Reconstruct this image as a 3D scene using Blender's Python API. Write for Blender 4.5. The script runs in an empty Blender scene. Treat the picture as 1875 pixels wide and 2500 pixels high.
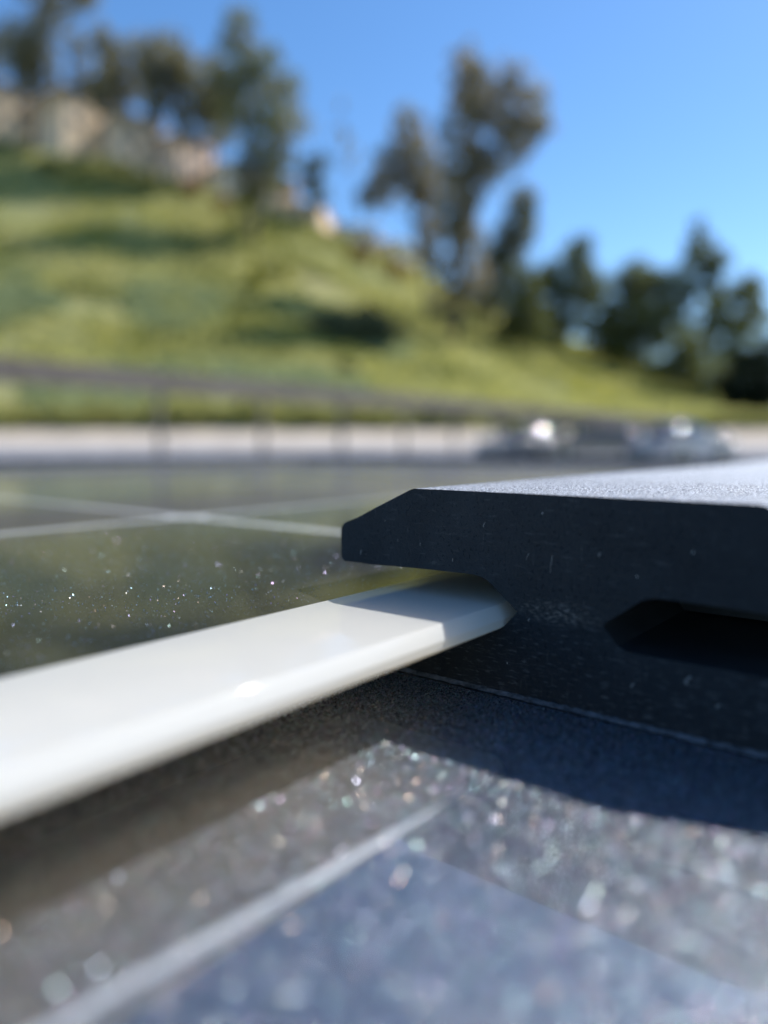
import bpy, bmesh, math, random
from mathutils import Vector, Matrix, noise
C = bpy.context.scene
COL = C.collection
MM = 0.001

# ------------------------------------------------------------ camera
# World axes: X runs along the clamp rail and the panel edge (away from the camera),
# Y runs across the rail (towards the far left), Z up.  Lower glass is z = 0.
FPX, HY = 1806.0, 1085.0            # focal length and horizon row, in pixels of a 1875x2500 frame
PITCH = math.atan((1250 - HY) / FPX)
AZ = math.radians(38.9)
CAM = Vector((0, 0, 0.045))
fwd = Vector((math.cos(AZ), math.sin(AZ), 0))
rgt = Vector((math.sin(AZ), -math.cos(AZ), 0))
upv = Vector((0, 0, 1))
F = fwd * math.cos(PITCH) - upv * math.sin(PITCH)
U = upv * math.cos(PITCH) + fwd * math.sin(PITCH)
cd = bpy.data.cameras.new('camera')
cam = bpy.data.objects.new('camera', cd)
COL.objects.link(cam)
cam.matrix_world = Matrix(((rgt.x, U.x, -F.x, CAM.x), (rgt.y, U.y, -F.y, CAM.y),
                           (rgt.z, U.z, -F.z, CAM.z), (0, 0, 0, 1)))
cd.sensor_fit = 'VERTICAL'
cd.lens = 5.1
cd.sensor_height = 5.1 / FPX * 2500
cd.sensor_width = cd.sensor_height * .75
cd.clip_start = 0.004
cd.clip_end = 3000
cd.dof.use_dof = True
cd.dof.focus_distance = 0.139
cd.dof.aperture_fstop = 1.10
C.camera = cam

def at(px, d, z):                    # a point at image column px, horizontal distance d, height z
    return CAM * 0 + fwd * d + rgt * ((px - 937.5) / FPX * d) + upv * z
def zat(py, d):                      # the height seen at row py at distance d
    return CAM.z + (HY - py) / FPX * d

# ------------------------------------------------------------ light
SUN = Vector((29.6, -9.9, 36.5)).normalized()
elev = math.asin(SUN.z)
w = bpy.data.worlds.new('World'); C.world = w; w.use_nodes = True
wn = w.node_tree; bg = wn.nodes['Background']
sky = wn.nodes.new('ShaderNodeTexSky'); sky.sky_type = 'NISHITA'; sky.sun_disc = False
sky.sun_elevation = elev
sky.sun_rotation = math.atan2(SUN.x, SUN.y)
sky.air_density = 1.0; sky.dust_density = 0.3; sky.ozone_density = 4.0; sky.altitude = 300
hs = wn.nodes.new('ShaderNodeHueSaturation'); hs.inputs['Saturation'].default_value = 1.17
wn.links.new(sky.outputs[0], hs.inputs['Color']); wn.links.new(hs.outputs[0], bg.inputs[0])
bg.inputs[1].default_value = 0.15
ld = bpy.data.lights.new('sun', 'SUN'); ld.energy = 4.5; ld.angle = math.radians(0.53); ld.color = (1, .955, .89)
lo = bpy.data.objects.new('sun', ld); COL.objects.link(lo)
lo.rotation_euler = (-SUN).to_track_quat('-Z', 'Y').to_euler(); lo.location = SUN * 5
C.view_settings.view_transform = 'Standard'; C.view_settings.look = 'None'
C.view_settings.exposure = 0.35; C.view_settings.gamma = 1
C.render.engine = 'CYCLES'
C.cycles.use_denoising = True
C.cycles.use_adaptive_sampling = False
C.cycles.max_bounces = 8
C.cycles.sample_clamp_indirect = 6
C.cycles.caustics_reflective = False; C.cycles.caustics_refractive = False

# ------------------------------------------------------------ helpers
class NT:
    def __init__(s, name):
        s.m = bpy.data.materials.new(name); s.m.use_nodes = True
        s.t = s.m.node_tree; s.b = s.t.nodes['Principled BSDF']; s.out = s.t.nodes['Material Output']
    def n(s, typ, **kw):
        nd = s.t.nodes.new('ShaderNode' + typ)
        ins = kw.pop('ins', {})
        for k, v in kw.items(): setattr(nd, k, v)
        for k, v in ins.items():
            if isinstance(v, bpy.types.NodeSocket): s.t.links.new(v, nd.inputs[k])
            else: nd.inputs[k].default_value = v
        return nd
    def l(s, a, b): s.t.links.new(a, b)
    def math(s, op, a, b=None, c=None, clamp=False):
        nd = s.t.nodes.new('ShaderNodeMath'); nd.operation = op; nd.use_clamp = clamp
        for i, v in enumerate((a, b, c)):
            if v is None: continue
            if isinstance(v, bpy.types.NodeSocket): s.t.links.new(v, nd.inputs[i])
            else: nd.inputs[i].default_value = v
        return nd.outputs[0]
    def noise(s, scale, detail=4, rough=.55, vec=None, dist=0):
        nd = s.n('TexNoise', ins={'Scale': scale, 'Detail': detail, 'Roughness': rough, 'Distortion': dist})
        if vec is None: vec = s.obj()
        s.l(vec, nd.inputs['Vector']); return nd.outputs['Fac']
    def obj(s):
        if not hasattr(s, '_tc'): s._tc = s.n('TexCoord')
        return s._tc.outputs['Object']
    def map(s, vec, scale):
        nd = s.n('Mapping', ins={'Vector': vec, 'Scale': scale}); return nd.outputs[0]
    def ramp(s, fac, stops):
        nd = s.n('ValToRGB'); s.l(fac, nd.inputs[0]); e = nd.color_ramp.elements
        while len(e) < len(stops): e.new(.5)
        for k, (p, c) in enumerate(stops):
            e[k].position = p; e[k].color = c if len(c) == 4 else (*c, 1)
        return nd.outputs[0]
    def mix(s, fac, a, b):
        nd = s.n('Mix', data_type='RGBA')
        for i, v in ((0, fac), (6, a), (7, b)):
            if isinstance(v, bpy.types.NodeSocket): s.l(v, nd.inputs[i])
            else: nd.inputs[i].default_value = v if i == 0 or len(v) == 4 else (*v, 1)
        return nd.outputs[2]
    def bump(s, h, strength, dist):
        nd = s.n('Bump', ins={'Strength': strength, 'Distance': dist, 'Height': h}); return nd.outputs[0]
    def set(s, **kw):
        for k, v in kw.items():
            k = k.replace('_', ' ')
            if isinstance(v, bpy.types.NodeSocket): s.l(v, s.b.inputs[k])
            else: s.b.inputs[k].default_value = (*v, 1) if isinstance(v, tuple) and len(v) == 3 else v
        return s

def tag(o, label=None, cat=None, group=None, kind=None):
    if label: o['label'] = label
    if cat: o['category'] = cat
    if group: o['group'] = group
    if kind: o['kind'] = kind
    return o
def empty(name, loc=(0, 0, 0), rz=0):
    o = bpy.data.objects.new(name, None); COL.objects.link(o)
    o.location = loc; o.rotation_euler = (0, 0, rz); o.empty_display_size = .05; return o
def link(name, verts, faces, mats, parent=None, smooth=False, midx=None):
    me = bpy.data.meshes.new(name); me.from_pydata([tuple(v) for v in verts], [], faces)
    for m in (mats if isinstance(mats, (list, tuple)) else [mats]): me.materials.append(m)
    if smooth: me.polygons.foreach_set('use_smooth', [True] * len(me.polygons))
    if midx: me.polygons.foreach_set('material_index', midx)
    me.update()
    o = bpy.data.objects.new(name, me); COL.objects.link(o)
    if parent: o.parent = parent
    return o
class MB:
    def __init__(s): s.v = []; s.f = []
    def box(s, x0, x1, y0, y1, z0, z1):
        n = len(s.v)
        s.v += [(x0, y0, z0), (x1, y0, z0), (x1, y1, z0), (x0, y1, z0), (x0, y0, z1), (x1, y0, z1), (x1, y1, z1), (x0, y1, z1)]
        s.f += [tuple(n + i for i in q) for q in ((3, 2, 1, 0), (4, 5, 6, 7), (0, 1, 5, 4), (1, 2, 6, 5), (2, 3, 7, 6), (3, 0, 4, 7))]
        return s
    def tube(s, pts, rad, seg=8, cap=True):
        n0 = len(s.v)
        for k, p in enumerate(pts):
            p = Vector(p); a = Vector(pts[max(k - 1, 0)]); b = Vector(pts[min(k + 1, len(pts) - 1)])
            t = (b - a).normalized(); r = rad[k] if isinstance(rad, (list, tuple)) else rad
            u = t.cross(Vector((0, 0, 1)) if abs(t.z) < .9 else Vector((1, 0, 0))).normalized(); v = t.cross(u)
            for i in range(seg):
                q = 2 * math.pi * i / seg; s.v.append(tuple(p + (u * math.cos(q) + v * math.sin(q)) * r))
        for k in range(len(pts) - 1):
            for i in range(seg):
                j = (i + 1) % seg; s.f.append((n0 + k * seg + i, n0 + k * seg + j, n0 + (k + 1) * seg + j, n0 + (k + 1) * seg + i))
        if cap:
            s.f.append(tuple(n0 + i for i in range(seg))[::-1]); s.f.append(tuple(n0 + (len(pts) - 1) * seg + i for i in range(seg)))
        return s
    def prism(s, poly, y0, y1):      # outline in the XZ plane, thickness along Y
        n = len(s.v); k = len(poly)
        s.v += [(x, y0, z) for x, z in poly] + [(x, y1, z) for x, z in poly]
        s.f.append(tuple(range(n, n + k))); s.f.append(tuple(range(n + 2 * k - 1, n + k - 1, -1)))
        for i in range(k):
            j = (i + 1) % k; s.f.append((n + j, n + i, n + k + i, n + k + j))
        return s
    def build(s, name, mat, parent=None, smooth=False, bevel=0):
        o = link(name, s.v, s.f, mat, parent, smooth)
        bm = bmesh.new(); bm.from_mesh(o.data); bmesh.ops.recalc_face_normals(bm, faces=bm.faces); bm.to_mesh(o.data); bm.free()
        if bevel:
            b = o.modifiers.new('bevel', 'BEVEL'); b.width = bevel; b.segments = 3; b.limit_method = 'ANGLE'
        return o

# ------------------------------------------------------------ materials of the close-up things
def dusty(nt, base, coat_rough, dust, dust_rough, fine=2600, ior=1.55, difm=.22, tint=(.80, .83, .92)):
    """glass over a cell surface, with a thin film of dust that scatters the sun"""
    nt.set(Base_Color=base, Roughness=coat_rough, IOR=ior)
    hgt = nt.noise(fine, 3, .7)
    nrm = nt.bump(hgt, 1.0, .00035)
    g = nt.n('BsdfGlossy', ins={'Color': (*tint, 1), 'Roughness': dust_rough, 'Normal': nrm})
    d = nt.n('BsdfDiffuse', ins={'Color': (.42, .40, .38, 1)})
    gd = nt.n('MixShader', ins={0: difm, 1: g.outputs[0], 2: d.outputs[0]})
    patch = nt.ramp(nt.noise(55, 5, .6), [(.3, (.62,) * 3), (.7, (1,) * 3)])
    grain = nt.ramp(nt.noise(1900, 2, .6), [(.35, (.35,) * 3), (.62, (1.25,) * 3)])
    lw = nt.n('LayerWeight', ins={'Blend': .5})
    cosv = nt.math('MAXIMUM', nt.math('SUBTRACT', 1.0, lw.outputs['Facing']), .03)
    tau = nt.math('MULTIPLY', nt.math('MULTIPLY', patch, grain), dust)      # thin dust film: hides more at a glancing angle
    fac = nt.math('SUBTRACT', 1.0, nt.math('POWER', 2.718, nt.math('DIVIDE', tau, nt.math('MULTIPLY', cosv, -1.0))))
    mx = nt.n('MixShader', ins={0: fac, 1: nt.b.outputs[0], 2: gd.outputs[0]})
    nt.l(mx.outputs[0], nt.out.inputs[0])
    return nt.m

def cell_pattern(nt, x0, sx, y0, sy, line, dia, cell, white):
    sp = nt.n('SeparateXYZ'); nt.l(nt.obj(), sp.inputs[0])
    def dist(c, o, s):
        a = nt.math('DIVIDE', nt.math('SUBTRACT', c, o), s)
        a = nt.math('SUBTRACT', a, nt.math('ROUND', a))
        return nt.math('MULTIPLY', nt.math('ABSOLUTE', a), s)
    dx = dist(sp.outputs[0], x0, sx); dy = dist(sp.outputs[1], y0, sy)
    lin = nt.math('LESS_THAN', nt.math('MINIMUM', dx, dy), line / 2)
    dm = nt.math('LESS_THAN', nt.math('ADD', dx, dy), dia)
    c = nt.mix(lin, cell, tuple(q * .7 for q in white))
    return nt.mix(dm, c, white)

nt = NT('lower_glass')
M_lower = dusty(nt, cell_pattern(nt, .203, .19, -.09, .2, .0022, .006, (.003, .004, .010), (.3, .3, .3)), .045, .022, .5, ior=2.1, difm=.05)
nt = NT('upper_glass')
M_upper = dusty(nt, cell_pattern(nt, .183, .19, .251, .2, .0075, .012, (.004, .005, .010), (.8, .82, .82)), .07, .011, .5, ior=1.47, difm=.5)

nt = NT('white_border')
nz = nt.noise(18, 4)
nt.set(Base_Color=nt.mix(nz, (.95, .97, .945), (.96, .98, .955)), Roughness=.6, Specular_IOR_Level=.3, Coat_Weight=1.0, Coat_Roughness=.03, Coat_IOR=1.5)
tr = nt.n('BsdfTranslucent', ins={'Color': (1.0, .88, .68, 1)})
mx = nt.n('MixShader', ins={0: .5, 1: nt.b.outputs[0], 2: tr.outputs[0]}); nt.l(mx.outputs[0], nt.out.inputs[0])
M_border = nt.m
nt = NT('border_back'); nt.set(Base_Color=(.7, .62, .48), Roughness=.7)          # thin backing film, lets light through
tr = nt.n('BsdfTranslucent', ins={'Color': (1.0, .90, .70, 1)})
mx = nt.n('MixShader', ins={0: .95, 1: nt.b.outputs[0], 2: tr.outputs[0]}); nt.l(mx.outputs[0], nt.out.inputs[0])
M_back = nt.m

def black_plastic(name, fleck):
    nt = NT(name)
    v = nt.obj()
    big = nt.noise(90, 5, .6)
    base = nt.ramp(big, [(.3, (.006, .009, .012)), (.75, (.017, .022, .027))])
    if fleck:
        # stretched pale scuffs, thick near the foot and thin higher up
        sp = nt.n('SeparateXYZ'); nt.l(v, sp.inputs[0])
        low = nt.math('MULTIPLY', nt.math('SUBTRACT', .0185, sp.outputs[2]), 110, clamp=True)
        st = nt.noise(1.0, 4, .65, nt.map(v, (300, 420, 2300)))
        st = nt.ramp(st, [(.56, (0,) * 3), (.72, (1,) * 3)])
        base = nt.mix(nt.math('MULTIPLY', nt.math('MULTIPLY', st, low), .8), base, (.16, .165, .17))
        # dusty patch beside the groove
        dy = nt.math('DIVIDE', nt.math('SUBTRACT', sp.outputs[1], .0545), .009)
        dz = nt.math('DIVIDE', nt.math('SUBTRACT', sp.outputs[2], .0165), .0026)
        r = nt.math('ADD', nt.math('MULTIPLY', dy, dy), nt.math('MULTIPLY', dz, dz))
        pm = nt.math('SUBTRACT', 1.0, r, clamp=True)
        pn = nt.ramp(nt.noise(1.0, 5, .7, nt.map(v, (900, 900, 2200))), [(.48, (0,) * 3), (.66, (1,) * 3)])
        base = nt.mix(nt.math('MULTIPLY', nt.math('MULTIPLY', pm, pn), .8), base, (.25, .23, .21))
        # sparse bright lint specks
        vo = nt.n('TexVoronoi', ins={'Scale': 1.0, 'Randomness': 1.0}); nt.l(nt.map(v, (340, 420, 190)), vo.inputs['Vector'])
        sk = nt.math('LESS_THAN', vo.outputs['Distance'], .042)
        wn_ = nt.n('TexWhiteNoise'); nt.l(vo.outputs['Position'], wn_.inputs[0])
        sk = nt.math('MULTIPLY', sk, nt.math('GREATER_THAN', wn_.outputs[0], .62))
        base = nt.mix(sk, base, (.55, .55, .52))
        sc_ = nt.ramp(nt.noise(1.0, 3, .6, nt.map(v, (200, 260, 1500)), dist=.4), [(.60, (0,) * 3), (.70, (1,) * 3)])
        base = nt.mix(nt.math('MULTIPLY', sc_, .22), base, (.14, .145, .15))
        vs = nt.ramp(nt.noise(1.0, 3, .6, nt.map(v, (900, 1700, 170))), [(.66, (0,) * 3), (.74, (1,) * 3)])
        base = nt.mix(nt.math('MULTIPLY', vs, .30), base, (.2, .2, .2))
        pits = nt.ramp(nt.noise(1500, 3, .6), [(.30, (0,) * 3), (.40, (1,) * 3)])
        nt.set(Normal=nt.bump(nt.math('ADD', nt.noise(1700, 5, .75), pits), 1.0, .0003))
    else:
        nt.set(Normal=nt.bump(nt.noise(2400, 4, .7), .6, .0001))
    nt.set(Base_Color=base, Roughness=.55, IOR=1.45)
    return nt.m
M_face = black_plastic('black_cut_face', True)
M_black = black_plastic('black_side', False)

nt = NT('grained_silver_top')
g1 = nt.noise(2300, 3, .75); g2 = nt.noise(650, 3, .6)
col = nt.ramp(g1, [(.36, (.07, .075, .08)), (.5, (.28, .29, .31)), (.64, (.80, .83, .88))])
nt.set(Base_Color=col, Metallic=.35, Roughness=.42, Normal=nt.bump(nt.math('ADD', g1, nt.math('MULTIPLY', g2, .7)), 1.0, .00045))
M_top = nt.m
nt = NT('dusty_foot')
g = nt.noise(500, 5, .7)
nt.set(Base_Color=nt.ramp(g, [(.35, (.02, .025, .03)), (.7, (.15, .165, .19))]), Roughness=.9,
       Normal=nt.bump(g, .8, .0004)); M_foot = nt.m

def simple(name, c0, c1, scale, rough=.8, bump=0, bdist=.01, metallic=0, detail=5):
    nt = NT(name); z = nt.noise(scale, detail, .6)
    nt.set(Base_Color=nt.ramp(z, [(.32, c0), (.68, c1)]), Roughness=rough, Metallic=metallic)
    if bump: nt.set(Normal=nt.bump(z, bump, bdist))
    return nt.m

# ------------------------------------------------------------ lower solar panel
low = empty('solar_panel', (0, 0, 0))
tag(low, 'lower dusty solar panel glittering in the sun under the black rail', 'solar panel')
m = MB(); m.box(-.35, 1.30, -.62, .42, -.004, 0.0); m.build('glass', M_lower, low)
M_alu = simple('dull_aluminium', (.35, .36, .37), (.45, .46, .47), 40, .4, metallic=.8)
m = MB()
for b in ((-.38, -.3505, -.65, .45), (1.3005, 1.33, -.65, .45)): m.box(b[0], b[1], b[2], b[3], -.035, .0015)
for b in ((-.65, -.6205), (.4205, .45)): m.box(-.3495, 1.2995, b[0], b[1], -.035, .0015)
m.build('frame', M_alu, low)

# ------------------------------------------------------------ clamp rail: the cut profile, extruded
half = [(54.5, 36.5), (84.9, 36.5), (85.7, 36.35), (86.5, 36.0), (94.5, 32.4), (99.3, 30.1), (102.6, 28.9), (103.5, 28.4),
        (104.0, 27.6), (104.15, 26.6), (104.1, 21.6), (103.8, 20.9), (103.1, 20.55), (99.5, 20.65), (96, 20.6), (90, 20.85),
        (81.2, 21.1), (75.5, 21.2), (71.4, 21.2), (69.8, 20.95), (68.4, 20.4), (67.2, 19.5), (64.2, 17.1), (62.9, 16.1), (62.45, 15.6),
        (62.6, 15.2), (63.9, 13.8), (65.0, 12.5), (66.6, 11.85), (98.5, 11.6), (102, 10.4), (103.6, 8.4), (104, 6), (104, .0), (54.5, .0)]
right = [(109 - y, z) for y, z in reversed(half[1:-1])]
prof = half[:-1] + right       # closed outline
XA, XB = .1147, 1.28
rail = empty('clamp_rail', (XA, .0545, 0))
tag(rail, 'black rail with grained silver top gripping the white panel edge', 'rail')
bm = bmesh.new()
A = [bm.verts.new((0, (y - 54.5) * MM, z * MM)) for y, z in prof]
B = [bm.verts.new((XB - XA, (y - 54.5) * MM, z * MM)) for y, z in prof]
n = len(prof)
tops = []
fa = bm.faces.new(A); fb = bm.faces.new(B[::-1])
fa.material_index = 0; fb.material_index = 0
for i in range(n):
    j = (i + 1) % n
    f = bm.faces.new((A[j], A[i], B[i], B[j]))
    z0, z1 = prof[i][1], prof[j][1]
    f.material_index = 2 if min(z0, z1) > 28.3 else 1
    if z0 == 36.5 and z1 == 36.5: tops.append(f)
    f.smooth = True
bmesh.ops.recalc_face_normals(bm, faces=bm.faces)
bmesh.ops.delete(bm, geom=tops, context='FACES_ONLY')
me = bpy.data.meshes.new('profile'); bm.to_mesh(me); bm.free()
for mm in (M_face, M_black, M_top): me.materials.append(mm)
o = bpy.data.objects.new('profile', me); COL.objects.link(o); o.parent = rail
o.modifiers.new('es', 'EDGE_SPLIT').split_angle = math.radians(25)
# grained top, modelled: fine near the cut end, coarser further off
xs = [0.0]
while xs[-1] < XB - XA: xs.append(min(XB - XA, xs[-1] + (.00022 if xs[-1] < .05 else .00022 + (xs[-1] - .05) * .02)))
ys = [-.0304 + .0608 * k / 230 for k in range(231)]
V = []
for i, x in enumerate(xs):
    for j, y in enumerate(ys):
        e = min(1, min(j, 230 - j) / 2)
        q = noise.noise(Vector((x * 1500, y * 1500, 0))) * .5 + noise.noise(Vector((x * 3900, y * 3900, 4))) * .5
        V.append((x if i else x + .00008 * noise.noise(Vector((y * 2500, 0, 0))), y, .0365 + .00024 * q * (e if i else e * .6) + (.00002 if e else 0)))
k = len(ys)
Fc = [(i * k + j, i * k + j + 1, (i + 1) * k + j + 1, (i + 1) * k + j)[::-1] for i in range(len(xs) - 1) for j in range(k - 1)]
link('top_face', V, Fc, M_top, rail)
# black block added inside the empty near-side groove to keep it dark
m = MB(); m.box(.034, XB - XA - .002, -.0525, -.0095, .0125, .0205); m.build('groove_blocker', M_black, rail)
# object coordinates of the face: shift so that y/z match the millimetre numbers used in the material
for mtl in (M_face,):
    for nd in mtl.node_tree.nodes:
        if nd.type == 'TEX_COORD': tcn = nd
    # (patch centre is given in world y; the object origin sits at y = .0545)
    for nd in mtl.node_tree.nodes:
        if nd.type == 'MATH' and nd.operation == 'SUBTRACT' and abs(nd.inputs[1].default_value - .0545) < 1e-6:
            nd.inputs[1].default_value = 0.0
# frayed dusty foot along the cut end
random.seed(4)
V = []; Fc = []
N = 260
for k in range(N + 1):
    y = -.0485 + .097 * k / N
    h = .0007 + .0003 * noise.noise(Vector((y * 900, 3, 0))) 
    dx = .0008 + .0004 * noise.noise(Vector((y * 500, 9, 0)))
    V += [(-.00002, y, h), (-dx * .6, y, h * .75), (-dx, y, .0001)]
for k in range(N):
    a = 3 * k; Fc += [(a, a + 1, a + 4, a + 3), (a + 1, a + 2, a + 5, a + 4)]
link('foot_lip', V, Fc, M_foot, rail, smooth=True)

# ------------------------------------------------------------ upper solar panel (thin laminate, white edge)
up = empty('solar_panel', (.46, .6, .012))
tag(up, 'upper thin solar panel with glossy white edge held in the black rail', 'solar panel')
X0, X1, Y0, Y1 = -.40, 1.0, .0652, 1.0
ox, oy, oz = .46, .6, .012
# border: a ring swept with a rounded outer edge, top at z = 16, bottom at z = 12
ring = [(37.5, 14.2), (28.75, 14.25), (28.6, 15.9), (28.4, 16.0), (2.1, 16.0), (1.85, 15.98), (1.7, 15.9), (.25, 14.2), (.02, 13.8), (0, 12.6), (.12, 12.3), (.4, 12.08), (.8, 12.0), (37.5, 12.0)]
V = []; Fc = []
cs = [(X0, Y0, 1, 1), (X1, Y0, -1, 1), (X1, Y1, -1, -1), (X0, Y1, 1, -1)]
for cx_, cy_, sx, sy in cs:
    for d, z in ring: V.append((cx_ + sx * d * MM - ox, cy_ + sy * d * MM - oy, z * MM - oz))
k = len(ring)
for c in range(4):
    for i in range(k):
        j = (i + 1) % k; a = c * k; b = ((c + 1) % 4) * k
        Fc.append((a + i, b + i, b + j, a + j))
o = link('border', V, Fc, [M_border, M_back], up, smooth=True, midx=[1 if f % k == k - 1 else 0 for f in range(len(Fc))])
bm = bmesh.new(); bm.from_mesh(o.data); bmesh.ops.recalc_face_normals(bm, faces=bm.faces); bm.to_mesh(o.data); bm.free()
o.modifiers.new('es', 'EDGE_SPLIT').split_angle = math.radians(22)
m = MB(); m.box(X0 + .0287 - ox, X1 - .0287 - ox, Y0 + .0287 - oy, Y1 - .0287 - oy, .0145 - oz, .01555 - oz)
g = m.build('glass', M_upper, up)
for nd in M_upper.node_tree.nodes:      # cell grid is given in world metres: move it to the panel's origin
    if nd.type == 'MATH' and nd.operation == 'SUBTRACT':
        v = nd.inputs[1].default_value
        if abs(v - .183) < 1e-6: nd.inputs[1].default_value = v - ox
        elif abs(v - .251) < 1e-6 or abs(v - (.251 + .2 / 18)) < 1e-6: nd.inputs[1].default_value = v - oy

# black rails closing the two far edges of the upper panel
for nm, lb, bx in (('far_x', 'black rail closing the far short edge of the upper panel', (X1 - .024, X1 + .012, .12, Y1 + .012)),
                   ('far_y', 'black rail closing the far left edge of the upper panel', (X0, X1 - .0245, Y1 - .024, Y1 + .012))):
    r_ = empty('end_rail', (bx[0], bx[2], .0)); tag(r_, lb, 'rail', 'black rails on the far edges of the upper panel')
    MB().box(0, bx[1] - bx[0], 0, bx[3] - bx[2], .0162, .0262).build('cap', M_black, r_, bevel=.0012)
    if nm == 'far_x': MB().box(.0245, .036, 0, bx[3] - bx[2], .0015, .016).build('web', M_black, r_)
    else: MB().box(0, bx[1] - bx[0], .0245, .036, .0015, .016).build('web', M_black, r_)

# reflection of the panel edge in the lower glass, built as a pale strip
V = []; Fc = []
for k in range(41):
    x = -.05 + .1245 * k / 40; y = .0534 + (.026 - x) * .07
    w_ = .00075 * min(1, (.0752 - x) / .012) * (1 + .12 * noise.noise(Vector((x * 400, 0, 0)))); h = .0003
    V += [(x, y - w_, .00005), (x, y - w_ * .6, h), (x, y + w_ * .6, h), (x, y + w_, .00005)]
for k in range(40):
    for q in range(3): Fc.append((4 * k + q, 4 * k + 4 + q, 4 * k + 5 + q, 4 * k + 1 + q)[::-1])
link('edge_reflection_line', V, Fc, simple('pale_reflection', (.30, .32, .34), (.42, .44, .46), 400, .4), low)

# pale lint fibres caught on the cut face
R = random.Random(12); V = []; Fc = []
for (y, z, L_, w_) in [(.0986, .0229, .0011, .00016), (.0890, .0262, .0005, .00012), (.0835, .0258, .0006, .00012), (.0693, .0306, .0009, .00013), (.0605, .0256, .0012, .00012),
        (.0560, .0247, .0030, .00010), (.0922, .0298, .0004, .0001), (.0760, .0235, .0006, .0001), (.0475, .0272, .0007, .0002), (.0330, .0092, .0014, .0005), (.0415, .0066, .0008, .0003), (.0600, .0145, .0005, .0002), (.0285, .0062, .0007, .0003)]:
    k = len(V); t = R.uniform(-.3, .3)
    for a in range(4):
        zz = L_ * (a / 3 - .5); wob = w_ * math.sin(a * 1.7) * .8
        V += [(.11462, y + t * zz + wob - w_ / 2, z + zz), (.11462, y + t * zz + wob + w_ / 2, z + zz)]
    for a in range(3): Fc.append((k + 2 * a, k + 2 * a + 2, k + 2 * a + 3, k + 2 * a + 1))
tag(link('lint', V, Fc, simple('lint', (.10, .10, .10), (.32, .32, .31), 900, .9)), 'small pale lint fibres caught on the black cut face of the rail', 'lint', kind='stuff')

# rack that carries the lower panel
rack = empty('panel_rack', (.46, -.1, -.6))
tag(rack, 'plain metal rack standing on the ground under the solar panels', 'rack')
for y in (-.35, .25):
    m = MB(); m.box(-.85, .88, y - .02, y + .02, .525, .565); m.build('beam', M_alu, rack)
for x in (-.75, .8):
    for y in (-.35, .25):
        m = MB(); m.box(x - .02, x + .02, y - .018, y + .018, 0.002, .525); m.build('leg', M_alu, rack)

# ------------------------------------------------------------ dust grains that glint
def dust_mat(name, r, tint=1.0):
    nt = NT(name)
    gm = nt.n('NewGeometry')
    hue = nt.ramp(gm.outputs['Random Per Island'], [(p, (c[0] * tint * tint, c[1] * tint, c[2])) for p, c in ((0, (1, .62, .45)), (.25, (1, 1, .9)), (.5, (.6, 1, .95)), (.75, (.62, .75, 1)), (1, (1, .62, 1)))])
    nt.set(Base_Color=hue, Metallic=.9, Roughness=r)
    return nt.m
M_dust = dust_mat('dust_grain', .31); M_dust2 = dust_mat('fine_dust', .40, .93)
def flakes(name, n, x0, x1, y0, y1, z, s0, s1, tilt, label, seed, mat=None, avoid=None):
    R = random.Random(seed); V = []; Fc = []
    while n > 0:
        x = R.uniform(x0, x1); y = R.uniform(y0, y1)
        if avoid and avoid(x, y): continue
        n -= 1
        s = s0 + (s1 - s0) * R.random() ** 3
        a = R.uniform(0, 6.283); tl = abs(R.gauss(0, tilt)); 
        nrm = Vector((math.sin(tl) * math.cos(a), math.sin(tl) * math.sin(a), math.cos(tl)))
        u = nrm.cross(Vector((1, .3, 0))).normalized(); v = nrm.cross(u)
        b = R.uniform(0, 6.283); u, v = u * math.cos(b) + v * math.sin(b), v * math.cos(b) - u * math.sin(b)
        c = Vector((x, y, z + s * math.sin(tl) + .00001)); k = len(V)
        V += [c + u * s, c + v * s * .8, c - u * s, c - v * s * .8, c - nrm * s * .5]
        Fc += [(k, k + 1, k + 2, k + 3), (k + 1, k, k + 4), (k + 2, k + 1, k + 4), (k + 3, k + 2, k + 4), (k, k + 3, k + 4)]
    o = link(name, V, Fc, mat or M_dust)
    tag(o, label, 'dust', kind='stuff'); return o
out_of_reach = lambda x, y: (x > .113 and y > .001) or abs(math.atan2(-x * rgt.x - y * rgt.y, x * fwd.x + y * fwd.y)) > .62
flakes('dust', 42000, .015, .13, -.04, .090, 0, .00006, .00011, .38, 'glinting dust grains scattered over the lower panel glass before the rail', 3, avoid=out_of_reach)
flakes('fine_dust', 300000, .018, .13, -.035, .090, 0, .00004, .000075, .37, 'fine dust covering the lower panel glass between the bright grains', 4, mat=M_dust2, avoid=out_of_reach)
flakes('dust', 24000, .02, .26, .097, .25, .01555, .00004, .00014, .55, 'fine bright dust grains on the upper dark panel glass', 8, mat=M_dust2)

# ------------------------------------------------------------ the terrain
GZ = -0.6
M_ground = simple('asphalt', (.13, .13, .13), (.20, .20, .195), .8, .9)
link('ground', [(-900, -900, GZ), (900, -900, GZ), (900, 900, GZ), (-900, 900, GZ)], [(0, 1, 2, 3)], M_ground)['kind'] = 'structure'

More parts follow.
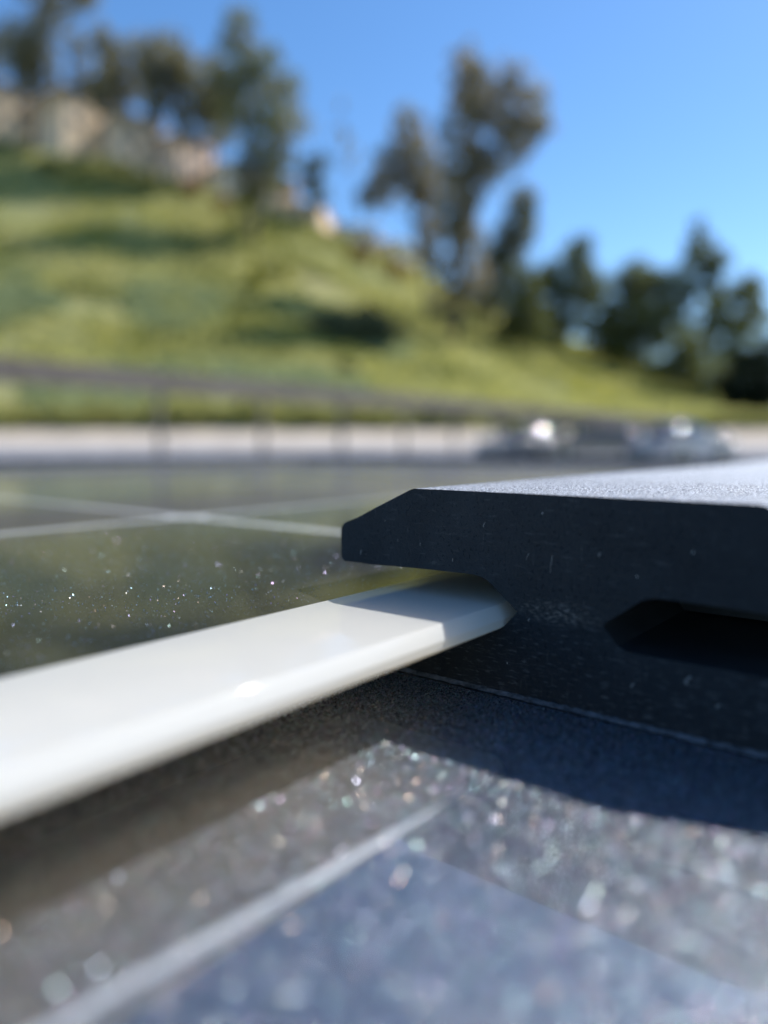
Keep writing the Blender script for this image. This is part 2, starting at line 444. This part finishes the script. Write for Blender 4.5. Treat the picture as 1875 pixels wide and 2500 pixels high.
RIDGE = [(-2600, 120), (-800, 230), (-300, 320), (0, 372), (250, 418), (500, 480), (620, 520), (750, 562), (900, 622), (1000, 662), (1250, 785),
         (1500, 875), (1700, 940), (1875, 1000), (2300, 1040), (4200, 1060)]
D0, D1 = 40.0, 100.0
def ridge(px):
    for (a, b), (c, d) in zip(RIDGE, RIDGE[1:]):
        if px <= c: return b + (d - b) * max(0, (px - a)) / (c - a)
    return RIDGE[-1][1]
def hill(px, d):
    foot, r = 1048, ridge(px)
    s = (d - D0) / (D1 - D0)
    if s <= 1:
        py = foot + (r - foot) * max(s, 0) ** .85
        z = zat(py, d)
    else:
        z = zat(r, D1) + (d - D1) * .01
    bmp = noise.noise(Vector((px / 1806 * d * .12, d * .12, 0))) * .35 + noise.noise(Vector((px / 1806 * d * .4, d * .4, 5))) * .15
    k = min(max(s * 4, 0), 1) * min(max((1.02 - s) * 4, .25), 1)
    return z + bmp * k * min(1, (1075 - r) / 200)
def hill_pt(px, py):
    d = D0
    while d < D1 and zat(py, d) > hill(px, d): d += .4
    return min(d, D1), hill(px, min(d, D1))
PX = [-2600 + 6800 * i / 260 for i in range(261)]
DD = [D0 + 62 * i / 90 for i in range(91)] + [104, 110, 125, 150, 220, 400]
V = [at(px, d, hill(px, d)) for d in DD for px in PX]
nx = len(PX)
Fc = [(j * nx + i, j * nx + i + 1, (j + 1) * nx + i + 1, (j + 1) * nx + i) for j in range(len(DD) - 1) for i in range(nx - 1)]
nt = NT('hillside')
a = nt.noise(.085, 4, .6); b = nt.noise(.6, 5, .65); c = nt.noise(.16, 3, .6, dist=1.2)
green = nt.ramp(a, [(.30, (.22, .25, .11)), (.45, (.27, .28, .09)), (.58, (.34, .31, .11)), (.72, (.28, .30, .15))])
col = nt.mix(nt.math('MULTIPLY', b, .25), green, (.30, .30, .14))
col = nt.mix(nt.ramp(c, [(.58, (0,) * 3), (.70, (.65,) * 3)]), col, (.29, .32, .20))
nt.set(Base_Color=col, Roughness=.95, Normal=nt.bump(b, .8, .5))
o = link('hillside', V, Fc, nt.m, smooth=True); o['kind'] = 'structure'

# foliage ------------------------------------------------------------
def leaf_mat(name, dark, mid, light):
    nt = NT(name); gm = nt.n('NewGeometry')
    c = nt.ramp(gm.outputs['Random Per Island'], [(0, dark), (.5, mid), (1, light)])
    nt.set(Base_Color=c, Roughness=.7, Specular_IOR_Level=.15)
    tr = nt.n('BsdfTranslucent'); nt.l(c, tr.inputs[0])
    mx = nt.n('MixShader', ins={0: .55, 1: nt.b.outputs[0], 2: tr.outputs[0]})
    nt.l(mx.outputs[0], nt.out.inputs[0]); return nt.m
L_euc = leaf_mat('eucalyptus_leaves', (.16, .155, .085), (.29, .27, .155), (.50, .45, .27))
L_brn = leaf_mat('dry_leaves', (.23, .18, .11), (.38, .31, .19), (.56, .47, .31))
L_dark = leaf_mat('dark_leaves', (.065, .08, .04), (.14, .155, .075), (.25, .26, .13))
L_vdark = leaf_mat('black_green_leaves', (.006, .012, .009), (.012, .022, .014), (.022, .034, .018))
L_grn = leaf_mat('bright_leaves', (.38, .38, .13), (.54, .53, .19), (.68, .64, .26))
L_yel = leaf_mat('yellow_flower_leaves', (.24, .26, .03), (.42, .40, .045), (.58, .52, .07))
L_org = leaf_mat('rust_leaves', (.18, .10, .04), (.32, .17, .06), (.42, .24, .09))
L_oliv = leaf_mat('olive_leaves', (.12, .14, .035), (.21, .23, .06), (.32, .33, .09))
L_sage = leaf_mat('sage_leaves', (.24, .29, .14), (.36, .42, .22), (.46, .52, .30))
M_bark = simple('bark', (.09, .075, .06), (.22, .19, .16), 6, .9)

def leaves(V, Fc, R, c, rad, n, size):
    """leaf-sized faces in drooping clumps inside an ellipsoid"""
    clumps = max(4, int(n / 26))
    for q in range(clumps):
        while True:
            p = Vector((R.uniform(-1, 1), R.uniform(-1, 1), R.uniform(-1, 1)))
            if .12 < p.length < 1: break
        cc = Vector((c.x + p.x * rad[0], c.y + p.y * rad[0], c.z + p.z * rad[1])); cr = rad[0] * R.uniform(.14, .34)
        for i in range(26):
            d = Vector((R.gauss(0, .5), R.gauss(0, .5), R.gauss(0, .6))) * cr; o_ = cc + d
            a = Vector((R.gauss(0, 1), R.gauss(0, 1), R.gauss(-.8, 1))).normalized()
            b = a.cross(Vector((R.gauss(0, 1), R.gauss(0, 1), R.gauss(0, 1)))).normalized()
            s = size * R.uniform(.6, 1.4); k = len(V)
            V += [o_ - a * s, o_ + b * s * .45, o_ + a * s, o_ - b * s * .45]; Fc.append((k, k + 1, k + 2, k + 3))

def tree(label, base, lobes, mat, dens=1.0, leaf=.24, seed=1, rtrunk=.28, name='eucalyptus_tree', group=None, d_over=None, mat2=None):
    R = random.Random(seed)
    bx, by = base
    if d_over: d = d_over; z = hill(bx, d)
    else: d, z = hill_pt(bx, by)
    B = at(bx, d, z - .3)
    root = empty(name, B); tag(root, label, 'tree', group)
    k = d / FPX
    L = []
    for (px, py, rx, ry) in lobes:
        dd = d + R.uniform(-.5, .5) * rx * k
        L.append((at(px, dd, zat(py, dd)) - B, (rx * k * 1.12, ry * k * 1.12)))
    m = MB()
    lo_ = sorted(L, key=lambda q: q[0].z)
    cen = sum((q[0] for q in L), Vector()) / len(L)
    top = lo_[-1][0]
    path = [Vector((0, 0, 0)), cen * .35 + Vector((R.uniform(-.2, .2), R.uniform(-.2, .2), 0)), cen * .75, cen.lerp(top, .5), top]
    m.tube(path, [rtrunk, rtrunk * .8, rtrunk * .6, rtrunk * .35, rtrunk * .1], 8)
    for c, r in L:
        t = min(.9, max(.25, (c.z - r[1]) / max(top.z, .1) * .8))
        i = t * 4; s = path[int(i)].lerp(path[min(int(i) + 1, 4)], i - int(i))
        mid = s.lerp(c, .5) + Vector((0, 0, -.1 * r[1]))
        m.tube([s, mid, c], [rtrunk * .38, rtrunk * .25, rtrunk * .08], 6)
    m.build('trunk', M_bark, root, smooth=True)
    for which in range(2 if mat2 else 1):
        V = []; Fc = []
        for (c, r) in L:
            n = int(dens * 800 * (r[0] * r[1]) ** .8 / (leaf / .24) ** 2 / 3.2 * (.5 if mat2 else 1)) + 60
            leaves(V, Fc, R, c, r, n, leaf)
        link('crown', V, Fc, (mat, mat2)[which], root)
    return root

tree('tallest left eucalyptus with a two-tiered crown above the hilltop houses', (112, 370),
     [(215, 40, 55, 50), (165, 90, 40, 35), (108, 45, 16, 42), (250, 55, 28, 30), (118, 150, 62, 42), (90, 175, 55, 45), (130, 205, 50, 40), (110, 240, 35, 40)], L_euc, 1.15, seed=1, rtrunk=.26, d_over=99)
tree('slim small-crowned eucalyptus second from the left on the hilltop', (290, 425),
     [(285, 160, 30, 38), (305, 200, 32, 42), (290, 245, 38, 42), (275, 285, 35, 38)], L_euc, 1.2, seed=2, rtrunk=.22, d_over=98.5)
tree('round-topped dark eucalyptus standing before the tan hilltop houses', (392, 440),
     [(398, 178, 50, 42), (420, 215, 55, 45), (408, 260, 38, 50), (400, 310, 25, 45)], L_euc, 1.3, seed=3, rtrunk=.24, d_over=98)
tree('thin wispy eucalyptus right of the round-topped one, sky showing through', (500, 470),
     [(470, 215, 34, 45), (500, 260, 36, 55), (515, 330, 35, 60), (470, 340, 25, 40), (540, 290, 30, 40)], L_euc, 1.1, seed=4, rtrunk=.2, d_over=98.5)
tree('wide eucalyptus with trunk rooted halfway down the left slope', (628, 690),
     [(600, 125, 38, 50), (600, 195, 58, 55), (650, 215, 50, 50), (570, 265, 45, 55), (640, 290, 80, 60), (712, 275, 42, 50), (690, 335, 62, 55), (620, 345, 60, 45),
      (655, 405, 48, 55), (650, 470, 40, 55), (615, 530, 32, 50), (600, 450, 28, 45), (700, 420, 30, 50)], L_euc, .8, seed=5, rtrunk=.34, mat2=L_oliv, d_over=88)
tree('little dark tree on the ridge right of the wide eucalyptus', (772, 565),
     [(778, 430, 32, 32), (770, 470, 30, 34), (782, 500, 22, 30)], L_dark, 1.0, seed=6, rtrunk=.15, name='small_tree')
tree('nearly bare wispy sapling between the two largest trees', (845, 600),
     [(838, 330, 24, 45), (850, 400, 30, 50)], L_euc, .12, seed=7, rtrunk=.12, name='sapling')
tree('tallest eucalyptus with a tiered lopsided crown right of centre', (1105, 850),
     [(1128, 215, 40, 48), (1150, 270, 58, 50), (1235, 240, 36, 36), (1270, 300, 52, 42), (1285, 345, 42, 40), (1180, 320, 60, 50), (1110, 350, 42, 55), (1240, 385, 50, 45),
      (1130, 425, 55, 50), (1190, 440, 48, 42), (1120, 490, 55, 45), (1090, 560, 55, 50), (1130, 600, 45, 50), (1085, 650, 50, 50), (1140, 690, 45, 55), (1090, 740, 35, 50)],
     L_euc, 1.1, seed=8, rtrunk=.4, mat2=L_brn)
tree('shorter eucalyptus leaning left beside the tallest one', (1050, 800),
     [(990, 345, 38, 38), (1010, 395, 48, 42), (965, 430, 50, 42), (925, 480, 42, 40), (905, 510, 30, 26), (1000, 480, 52, 40), (1050, 470, 42, 46), (1045, 540, 35, 50), (1040, 620, 28, 50)],
     L_euc, 1.05, seed=9, rtrunk=.26, mat2=L_brn)
tree('narrow dark tree close on the right of the tallest eucalyptus', (1195, 810),
     [(1262, 520, 34, 42), (1255, 575, 44, 50), (1225, 625, 46, 48), (1200, 680, 48, 50), (1180, 740, 45, 40)], L_dark, 1.5, seed=10, rtrunk=.24, mat2=L_euc)
tree('rounded dark tree midway down the right-hand ridge', (1350, 855),
     [(1400, 640, 40, 42), (1370, 690, 58, 45), (1430, 710, 40, 50), (1320, 720, 48, 45), (1385, 760, 55, 40), (1290, 770, 45, 40), (1340, 800, 50, 30)], L_oliv, 1.5, seed=11, rtrunk=.24, name='broadleaf_tree', mat2=L_dark)
tree('bushy dark tree beside the bright sky gap on the lower ridge', (1560, 930),
     [(1545, 690, 50, 38), (1590, 715, 45, 42), (1510, 740, 38, 50), (1560, 780, 62, 55), (1610, 800, 45, 50), (1550, 850, 55, 45), (1500, 810, 40, 45)], L_dark, 1.6, seed=12, rtrunk=.24, name='broadleaf_tree', mat2=L_oliv)
tree('pointed tree with a thin leading top on the lower ridge', (1650, 950),
     [(1680, 590, 20, 34), (1690, 635, 34, 38), (1730, 655, 32, 34), (1665, 680, 38, 42), (1650, 730, 36, 40), (1720, 720, 26, 35)], L_dark, 1.3, seed=13, rtrunk=.2, mat2=L_oliv)
tree('olive green spreading tree at the right end of the ridge', (1760, 990),
     [(1805, 710, 40, 36), (1780, 760, 55, 40), (1720, 780, 40, 40), (1820, 800, 45, 50), (1750, 840, 60, 45), (1700, 880, 45, 40), (1790, 890, 60, 40)], L_dark, 1.2, seed=14, rtrunk=.22, name='broadleaf_tree', mat2=L_oliv)
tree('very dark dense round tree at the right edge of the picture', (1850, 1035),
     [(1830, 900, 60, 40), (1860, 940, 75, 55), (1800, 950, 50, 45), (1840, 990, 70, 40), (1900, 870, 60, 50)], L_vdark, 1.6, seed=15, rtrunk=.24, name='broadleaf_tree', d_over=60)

def shrub(label, px, py, rx, ry, mat, n, seed, name='shrub', leaf=.2, group=None, d=None):
    R = random.Random(seed)
    if d is None: d, z = hill_pt(px, py)
    else: z = hill(px, d)
    B = at(px, d, z); k = d / FPX
    V = []; Fc = []
    for q in range(5):
        c = rgt * (R.uniform(-.6, .6) * rx * k) + fwd * (R.uniform(-.5, .5) * rx * k)
        hp = hill(px + (c.dot(rgt)) / k, d + c.dot(fwd)) - z
        c += upv * (hp + ry * k * R.uniform(.4, .8))
        leaves(V, Fc, R, c, (rx * k * .5, ry * k * .7), n // 5, leaf)
    o = link(name, V, Fc, mat); o.location = B; tag(o, label, 'shrub', group); return o
shrub('wide low mass of dark leaves alone on the middle of the slope', 850, 835, 145, 44, L_dark, 4200, 20, leaf=.25)  # low wide spread of dark leaf clumps
shrub('small dark shrub on the slope just above the fence', 860, 915, 38, 16, L_dark, 700, 21)
G = 'rust brown shrubs along the ridge'
for i, (px, py, rx, ry, lb) in enumerate([(478, 500, 34, 26, 'rusty shrub below the tan houses left of the wide eucalyptus'), (558, 535, 26, 22, 'rusty shrub against the wide eucalyptus trunk'),
        (885, 650, 34, 28, 'smaller rusty shrub on the ridge between the sapling and the leaning tree'), (965, 690, 44, 30, 'largest rusty shrub just left of the tallest eucalyptus trunk')]):
    shrub(lb, px, py, rx, ry, L_org, 900, 30 + i, group=G)
G = 'dark shrubs under the hilltop houses'
for i, (px, py, rx, ry, lb) in enumerate([(40, 415, 60, 24, 'dark olive shrub at the left frame edge below the houses'), (170, 440, 70, 28, 'dark olive shrub beneath the tallest left eucalyptus'),
        (300, 462, 70, 30, 'dark olive shrub beneath the slim small-crowned eucalyptus'), (410, 500, 60, 30, 'dark olive shrub beneath the round-topped eucalyptus')]):
    shrub(lb, px, py, rx, ry, L_oliv, 700, 40 + i, group=G)
shrub('yellow flowering shrub at the foot of the wide eucalyptus', 640, 720, 34, 50, L_yel, 1100, 50, 'flowering_shrub')
shrub('bright lime green shrub right of the wide eucalyptus trunk', 705, 690, 50, 34, L_grn, 1300, 51)

# ground cover, sage patches and yellow bloom on the slope: one mass each
def cover(name, label, n, mat, seed, f, leaf=.2, h=.35):
    R = random.Random(seed); V = []; Fc = []
    while n > 0:
        px = R.uniform(-500, 2300); d = D0 + (D1 - D0) * R.random() ** .8
        if not f(px, d, R): continue
        n -= 1; z = hill(px, d); P = at(px, d, z)
        for q in range(4):
            o_ = P + Vector((R.gauss(0, .35), R.gauss(0, .35), R.uniform(0, h)))
            a = Vector((R.gauss(0, .8), R.gauss(0, .8), .25)).normalized(); b = a.cross(Vector((R.gauss(0, 1), R.gauss(0, 1), .1))).normalized()
            s = leaf * R.uniform(.6, 1.5); k = len(V)
            V += [o_ - a * s, o_ + b * s * .6, o_ + a * s, o_ - b * s * .6]; Fc.append((k, k + 1, k + 2, k + 3))
    o = link(name, V, Fc, mat); tag(o, label, 'ground cover', kind='stuff')
def nz(px, d, s, o): return noise.noise(Vector((px / FPX * d * s, d * s, o)))
cover('grass', 'lush yellow green grass covering the hillside', 24000, L_grn, 60, lambda p, d, R: nz(p, d, .1, 0) > -.35)
cover('ground_cover', 'pale sage green ground cover in patches low on the slope', 8000, L_sage, 61, lambda p, d, R: nz(p, d, .09, 7) > .1 and d < 72 and p < 1000)
cover('wildflowers', 'yellow bloom scattered through the hillside grass', 3500, L_yel, 62, lambda p, d, R: nz(p, d, .13, 14) > .12)
cover('scrub', 'olive scrub scattered over the upper hillside', 7000, L_oliv, 63, lambda p, d, R: nz(p, d, .11, 21) > .08 and d > 55)

# hedge above the wall
R = random.Random(70); V = []; Fc = []
for q in range(900):
    px = R.uniform(-900, 2500); d = 39.6 + R.uniform(0, 1.6)
    big = noise.noise(Vector((px * .008, 0, 2)))
    c = at(px, d, zat(1042, d) + R.uniform(0, 1.0 + .5 * big) * (1 if px < 1250 else .5))
    leaves(V, Fc, R, c, (.55, .4), 52, .16)
o = link('hedge', V, Fc, L_grn); tag(o, 'long bright green hedge running along the top of the pale wall', 'hedge')

# sandy verge rising from the pavement to the hedge, and the pale concrete before it
M_cop = simple('pale_concrete', (.22, .22, .235), (.32, .32, .335), 1.5, .9)
M_sand = simple('sandy_soil', (.50, .41, .31), (.66, .56, .44), .9, .95)
def sheet(name, rows, mat, x0=-3000, x1=4200, n=60):
    V = [at(x0 + (x1 - x0) * i / n, d, z + (.04 * noise.noise(Vector((i * .7, d, 0))) if k else 0)) for k, (d, z) in enumerate(rows) for i in range(n + 1)]
    Fc = [(r * (n + 1) + i, r * (n + 1) + i + 1, (r + 1) * (n + 1) + i + 1, (r + 1) * (n + 1) + i) for r in range(len(rows) - 1) for i in range(n)]
    o = link(name, V, Fc, mat, smooth=True); o['kind'] = 'structure'; return o
sheet('verge', [(36, -.03), (37.1, .33), (38.2, .60), (40.4, .95)], M_sand)
sheet('gutter', [(33.4, GZ + .02), (34.8, -.28), (36.02, -.012)], simple('grey_concrete', (.22, .22, .235), (.32, .32, .335), 1.2, .9))
sheet('pavement', [(22, GZ + .02), (33.4, GZ + .021)], M_cop, x1=1120)

# ------------------------------------------------------------ fence
M_wood = simple('weathered_wood', (.15, .12, .095), (.26, .215, .175), 5, .9)
HR = 1.1
def fpt(t):          # along the fence; t = 0 at the post seen left of centre
    return at(0, 0, 0) + fwd * (12.8 + 1.95 * t) + rgt * (-3.87 + 1.45 * t)
fd = (fpt(1) - fpt(0)); fd.z = 0; fl = fd.length
fence = empty('rail_fence', (fpt(0).x, fpt(0).y, GZ), math.atan2(fd.y, fd.x))
tag(fence, 'weathered brown rail fence with square posts crossing before the hill', 'fence')
for k in (-5, -4, -2, 0, 1, 2, 3, 4, 5, 6, 7, 8, 9, 10, 11, 12, 13, 14, 15):
    m = MB(); m.box(k * fl - .04, k * fl + .04, -.06, .02, .003, HR + .045 - GZ + .12); m.build('post', M_wood, fence, bevel=.006)
for k in range(-5, 15):
    m = MB(); m.box(k * fl + .004 - .075 + .07, (k + 1) * fl - .004 + .0, -.1, -.0625, HR + .045 - GZ - .22, HR + .045 - GZ + .14)
    m.build('rail', M_wood, fence, bevel=.004)

# ------------------------------------------------------------ parked cars
nt = NT('car_glass'); nt.set(Base_Color=(.012, .014, .016), Roughness=.06, IOR=1.75); M_glass = nt.m
M_tyre = simple('tyre', (.015,) * 3, (.025,) * 3, 10, .8)
M_rim = simple('rim', (.5,) * 3, (.6,) * 3, 5, .25, metallic=.9)
nt = NT('headlight'); nt.set(Base_Color=(.9, .9, .9), Metallic=1.0, Roughness=.12); M_lamp = nt.m
nt = NT('tail_light'); nt.set(Base_Color=(.35, .01, .01), Roughness=.15); M_tail = nt.m
def paint(name, c):
    nt = NT(name); nt.set(Base_Color=c, Metallic=.1, Roughness=.5, Coat_Weight=.6, Coat_Roughness=.08); return nt.m
def parked_car(label, px, d, heading, pm):
    P = at(px, d, GZ + .004); root = empty('parked_car', P, heading); tag(root, label, 'car', 'cars parked beyond the fence')
    body = [(-2.15, .35), (-2.18, .62), (-2.1, .86), (-1.55, .95), (1.0, .96), (1.75, .84), (2.12, .66), (2.18, .4), (2.1, .24),
            (1.72, .22), (1.66, .42), (1.5, .58), (1.3, .63), (1.1, .58), (.94, .42), (.88, .22), (-.88, .22), (-.94, .42), (-1.1, .58), (-1.3, .63), (-1.5, .58), (-1.66, .42), (-1.72, .22), (-2.1, .24)]
    m = MB(); m.prism(body, -.88, .88); m.build('body', pm, root, smooth=False, bevel=.05)
    def dome(name, mat, sc, zmin, zmax):
        V = []; Fc = []; nu, nv = 36, 14
        t0, t1 = math.asin(zmin), math.asin(zmax)
        for b in range(nv + 1):
            t = t0 + (t1 - t0) * b / nv
            for a in range(nu):
                u = 2 * math.pi * a / nu; c_, s_ = math.cos(u), math.sin(u)
                V.append((-.3 + 1.45 * sc * math.cos(t) * math.copysign(abs(c_) ** .8, c_), .78 * sc * math.cos(t) * math.copysign(abs(s_) ** .8, s_), .93 + .54 * sc * math.sin(t)))
        for b in range(nv):
            for a in range(nu): Fc.append((b * nu + a, b * nu + (a + 1) % nu, (b + 1) * nu + (a + 1) % nu, (b + 1) * nu + a))
        return link(name, V, Fc, mat, root, smooth=True)
    dome('windows', M_glass, 1.0, 0, .9); dome('roof', pm, 1.02, .86, .9999)
    for sx in (-1.3, 1.3):
        for sy in (-1, 1):
            w_ = MB(); w_.tube([(sx, sy * .66, .32), (sx, sy * .89, .32)], .32, 20); t_ = w_.build('wheel', M_tyre, root, bevel=.02)
            r_ = MB(); r_.tube([(sx, sy * .88, .32), (sx, sy * .905, .32)], .2, 14); r_.build('rim', M_rim, t_)
    for sy in (-1, 1):
        for sx, nm, mt in ((1, 'headlight', M_lamp), (-1, 'tail_light', M_tail)):
            bm = bmesh.new(); bmesh.ops.create_icosphere(bm, subdivisions=3, radius=1)
            for v in bm.verts: v.co = Vector((v.co.x * .20 + sx * 2.02, v.co.y * .20 + sy * .64, v.co.z * .09 + .74))
            me = bpy.data.meshes.new(nm); bm.to_mesh(me); bm.free(); me.materials.append(mt)
            me.polygons.foreach_set('use_smooth', [True] * len(me.polygons))
            o = bpy.data.objects.new(nm, me); COL.objects.link(o); o.parent = root
        bm = bmesh.new(); bmesh.ops.create_icosphere(bm, subdivisions=3, radius=1)
        for v in bm.verts: v.co = Vector((v.co.x * .15 + .75, v.co.y * .17 + sy * 1.0, v.co.z * .07 + 1.02))
        me = bpy.data.meshes.new('mirror'); bm.to_mesh(me); bm.free(); me.materials.append(M_lamp)
        me.polygons.foreach_set('use_smooth', [True] * len(me.polygons))
        o = bpy.data.objects.new('door_mirror', me); COL.objects.link(o); o.parent = root
    return root
ra = math.atan2(rgt.y, rgt.x)
parked_car('grey car parked left of the others beyond the rail end', 1285, 31, ra + math.pi + .5, paint('silver_paint', (.22, .225, .24)))
parked_car('beige car parked in the middle between the grey and the white car', 1455, 30, ra + math.pi - .3, paint('beige_paint', (.34, .28, .22)))
parked_car('white car parked rightmost below the dark trees', 1665, 28, ra + .6, paint('white_paint', (.45, .45, .46)))

# ------------------------------------------------------------ hilltop houses
M_stucco = [simple('tan_stucco', (.86, .66, .44), (.92, .75, .54), .7, .9), simple('cream_stucco', (.86, .74, .56), (.92, .82, .66), .7, .9),
            simple('pinkish_stucco', (.80, .60, .46), (.86, .68, .54), .7, .9)]
M_tile = simple('roof_tiles', (.62, .44, .30), (.74, .56, .40), 3, .9)
M_pane = simple('window_glass', (.03, .05, .08), (.05, .08, .13), 2, .1)
M_white = simple('white_trim', (.75,) * 3, (.8,) * 3, 3, .6)
def house(label, px, py_top, width, mat, d=103, wings=0, rz=0.15, win=3):
    k = d / FPX; W = width * k; z0 = hill(px, 104) - 1.5
    H = zat(py_top, d) - z0; P = at(px, d + 4, z0)
    root = empty('house', P, ra + rz); tag(root, label, 'house', 'houses on the hilltop')
    eh = H - min(2.0, W * .2); D_ = 5
    m = MB(); m.box(-W / 2, W / 2, -D_, D_, 0, eh); m.build('wall', mat, root)
    ov = .4
    m = MB(); m.v = [(-W / 2 - ov, -D_ - ov, eh + .005), (W / 2 + ov, -D_ - ov, eh + .005), (W / 2 + ov, D_ + ov, eh + .005), (-W / 2 - ov, D_ + ov, eh + .005), (-W / 4, 0, H), (W / 4, 0, H)]
    m.f = [(0, 1, 5, 4), (1, 2, 5), (2, 3, 4, 5), (3, 0, 4), (3, 2, 1, 0)]; rf = m.build('roof', M_tile, root)
    m = MB(); m.box(W * .28, W * .28 + .7, -.4, .4, eh + .4, H + .5); m.build('chimney', mat, rf)
    nw = max(1, int(W / 2.6))
    for fl_ in (1.9 + 1.5, 1.9 + 1.5 - 2.7):
        for i in range(nw):
            x = -W / 2 + W * (i + .5) / nw; zt = eh - (4.6 - fl_) - .2
            if zt < 1: continue
            fr = MB().box(x - .62, x + .62, -D_ - .05, -D_ + .02, zt - .72, zt + .72).build('window', M_white, root)
            MB().box(x - .54, x + .54, -D_ - .07, -D_ - .052, zt - .64, zt + .64).build('pane', M_pane, fr)
    return root
house('tan tile-roofed house cut by the left edge of the picture', 25, 225, 95, M_stucco[0], rz=.8)
house('tall tan house between the two leftmost eucalyptus trees', 200, 240, 130, M_stucco[0], rz=.9)
house('cream house seen between the slim and the round-topped eucalyptus', 335, 300, 110, M_stucco[1], rz=.7)
house('pinkish house partly behind the round-topped eucalyptus', 440, 345, 110, M_stucco[2], rz=.95)
house('small cream house left of the wide eucalyptus trunk', 550, 415, 80, M_stucco[1], rz=.7)
house('tan house beneath the little dark ridge tree', 760, 505, 90, M_stucco[0], rz=-.1)
house('low cream house on the ridge under the bare sapling', 860, 555, 100, M_stucco[1], rz=.2)
house('tan house glimpsed directly behind the wide eucalyptus', 655, 440, 95, M_stucco[0], rz=.6)
house('cream house on the ridge left of the shorter leaning eucalyptus', 935, 590, 90, M_stucco[1], rz=.8)
tree('small dark tree filling the dip right of the narrow dark tree', (1260, 870),
     [(1270, 700, 35, 40), (1255, 750, 42, 40), (1290, 800, 45, 40), (1240, 810, 40, 35)], L_oliv, 1.6, mat2=L_dark, seed=16, rtrunk=.15, name='small_tree')
tree('low rounded tree between the ridge-middle tree and the bushy one', (1470, 910),
     [(1470, 780, 40, 36), (1455, 830, 48, 38), (1500, 860, 45, 34)], L_oliv, 1.6, mat2=L_dark, seed=17, rtrunk=.15, name='small_tree')
tree('low dark tree under the olive green spreading tree', (1690, 985),
     [(1660, 850, 44, 36), (1640, 900, 55, 36), (1710, 920, 55, 34), (1600, 900, 40, 28)], L_dark, 1.6, mat2=L_oliv, seed=18, rtrunk=.16, name='small_tree')
tree('slender eucalyptus squeezed between the slim and the round-topped ones', (345, 440),
     [(340, 190, 26, 34), (350, 235, 30, 40), (335, 285, 28, 36)], L_euc, 1.1, seed=19, rtrunk=.18, d_over=100.5)
tree('faint eucalyptus behind the wispy one, left of the wide eucalyptus', (545, 480),
     [(535, 215, 28, 34), (550, 255, 30, 40), (530, 310, 30, 40), (560, 350, 26, 36)], L_euc, 1.0, seed=22, rtrunk=.18, d_over=101)
tree('slim eucalyptus between the tallest left one and the slim small-crowned one', (235, 400),
     [(228, 165, 22, 34), (238, 205, 26, 38), (225, 250, 24, 32)], L_euc, .8, seed=24, rtrunk=.16, d_over=101)
tree('half-hidden eucalyptus at the left frame edge over the tan house', (20, 380),
     [(35, 150, 26, 30), (18, 190, 26, 34)], L_euc, .6, seed=25, rtrunk=.16, d_over=101)
tree('thin eucalyptus just left of the wispy one, over the pinkish house', (455, 470),
     [(452, 165, 24, 34), (465, 205, 28, 36), (450, 250, 26, 34), (462, 300, 22, 30)], L_euc, 1.0, seed=26, rtrunk=.16, d_over=100)
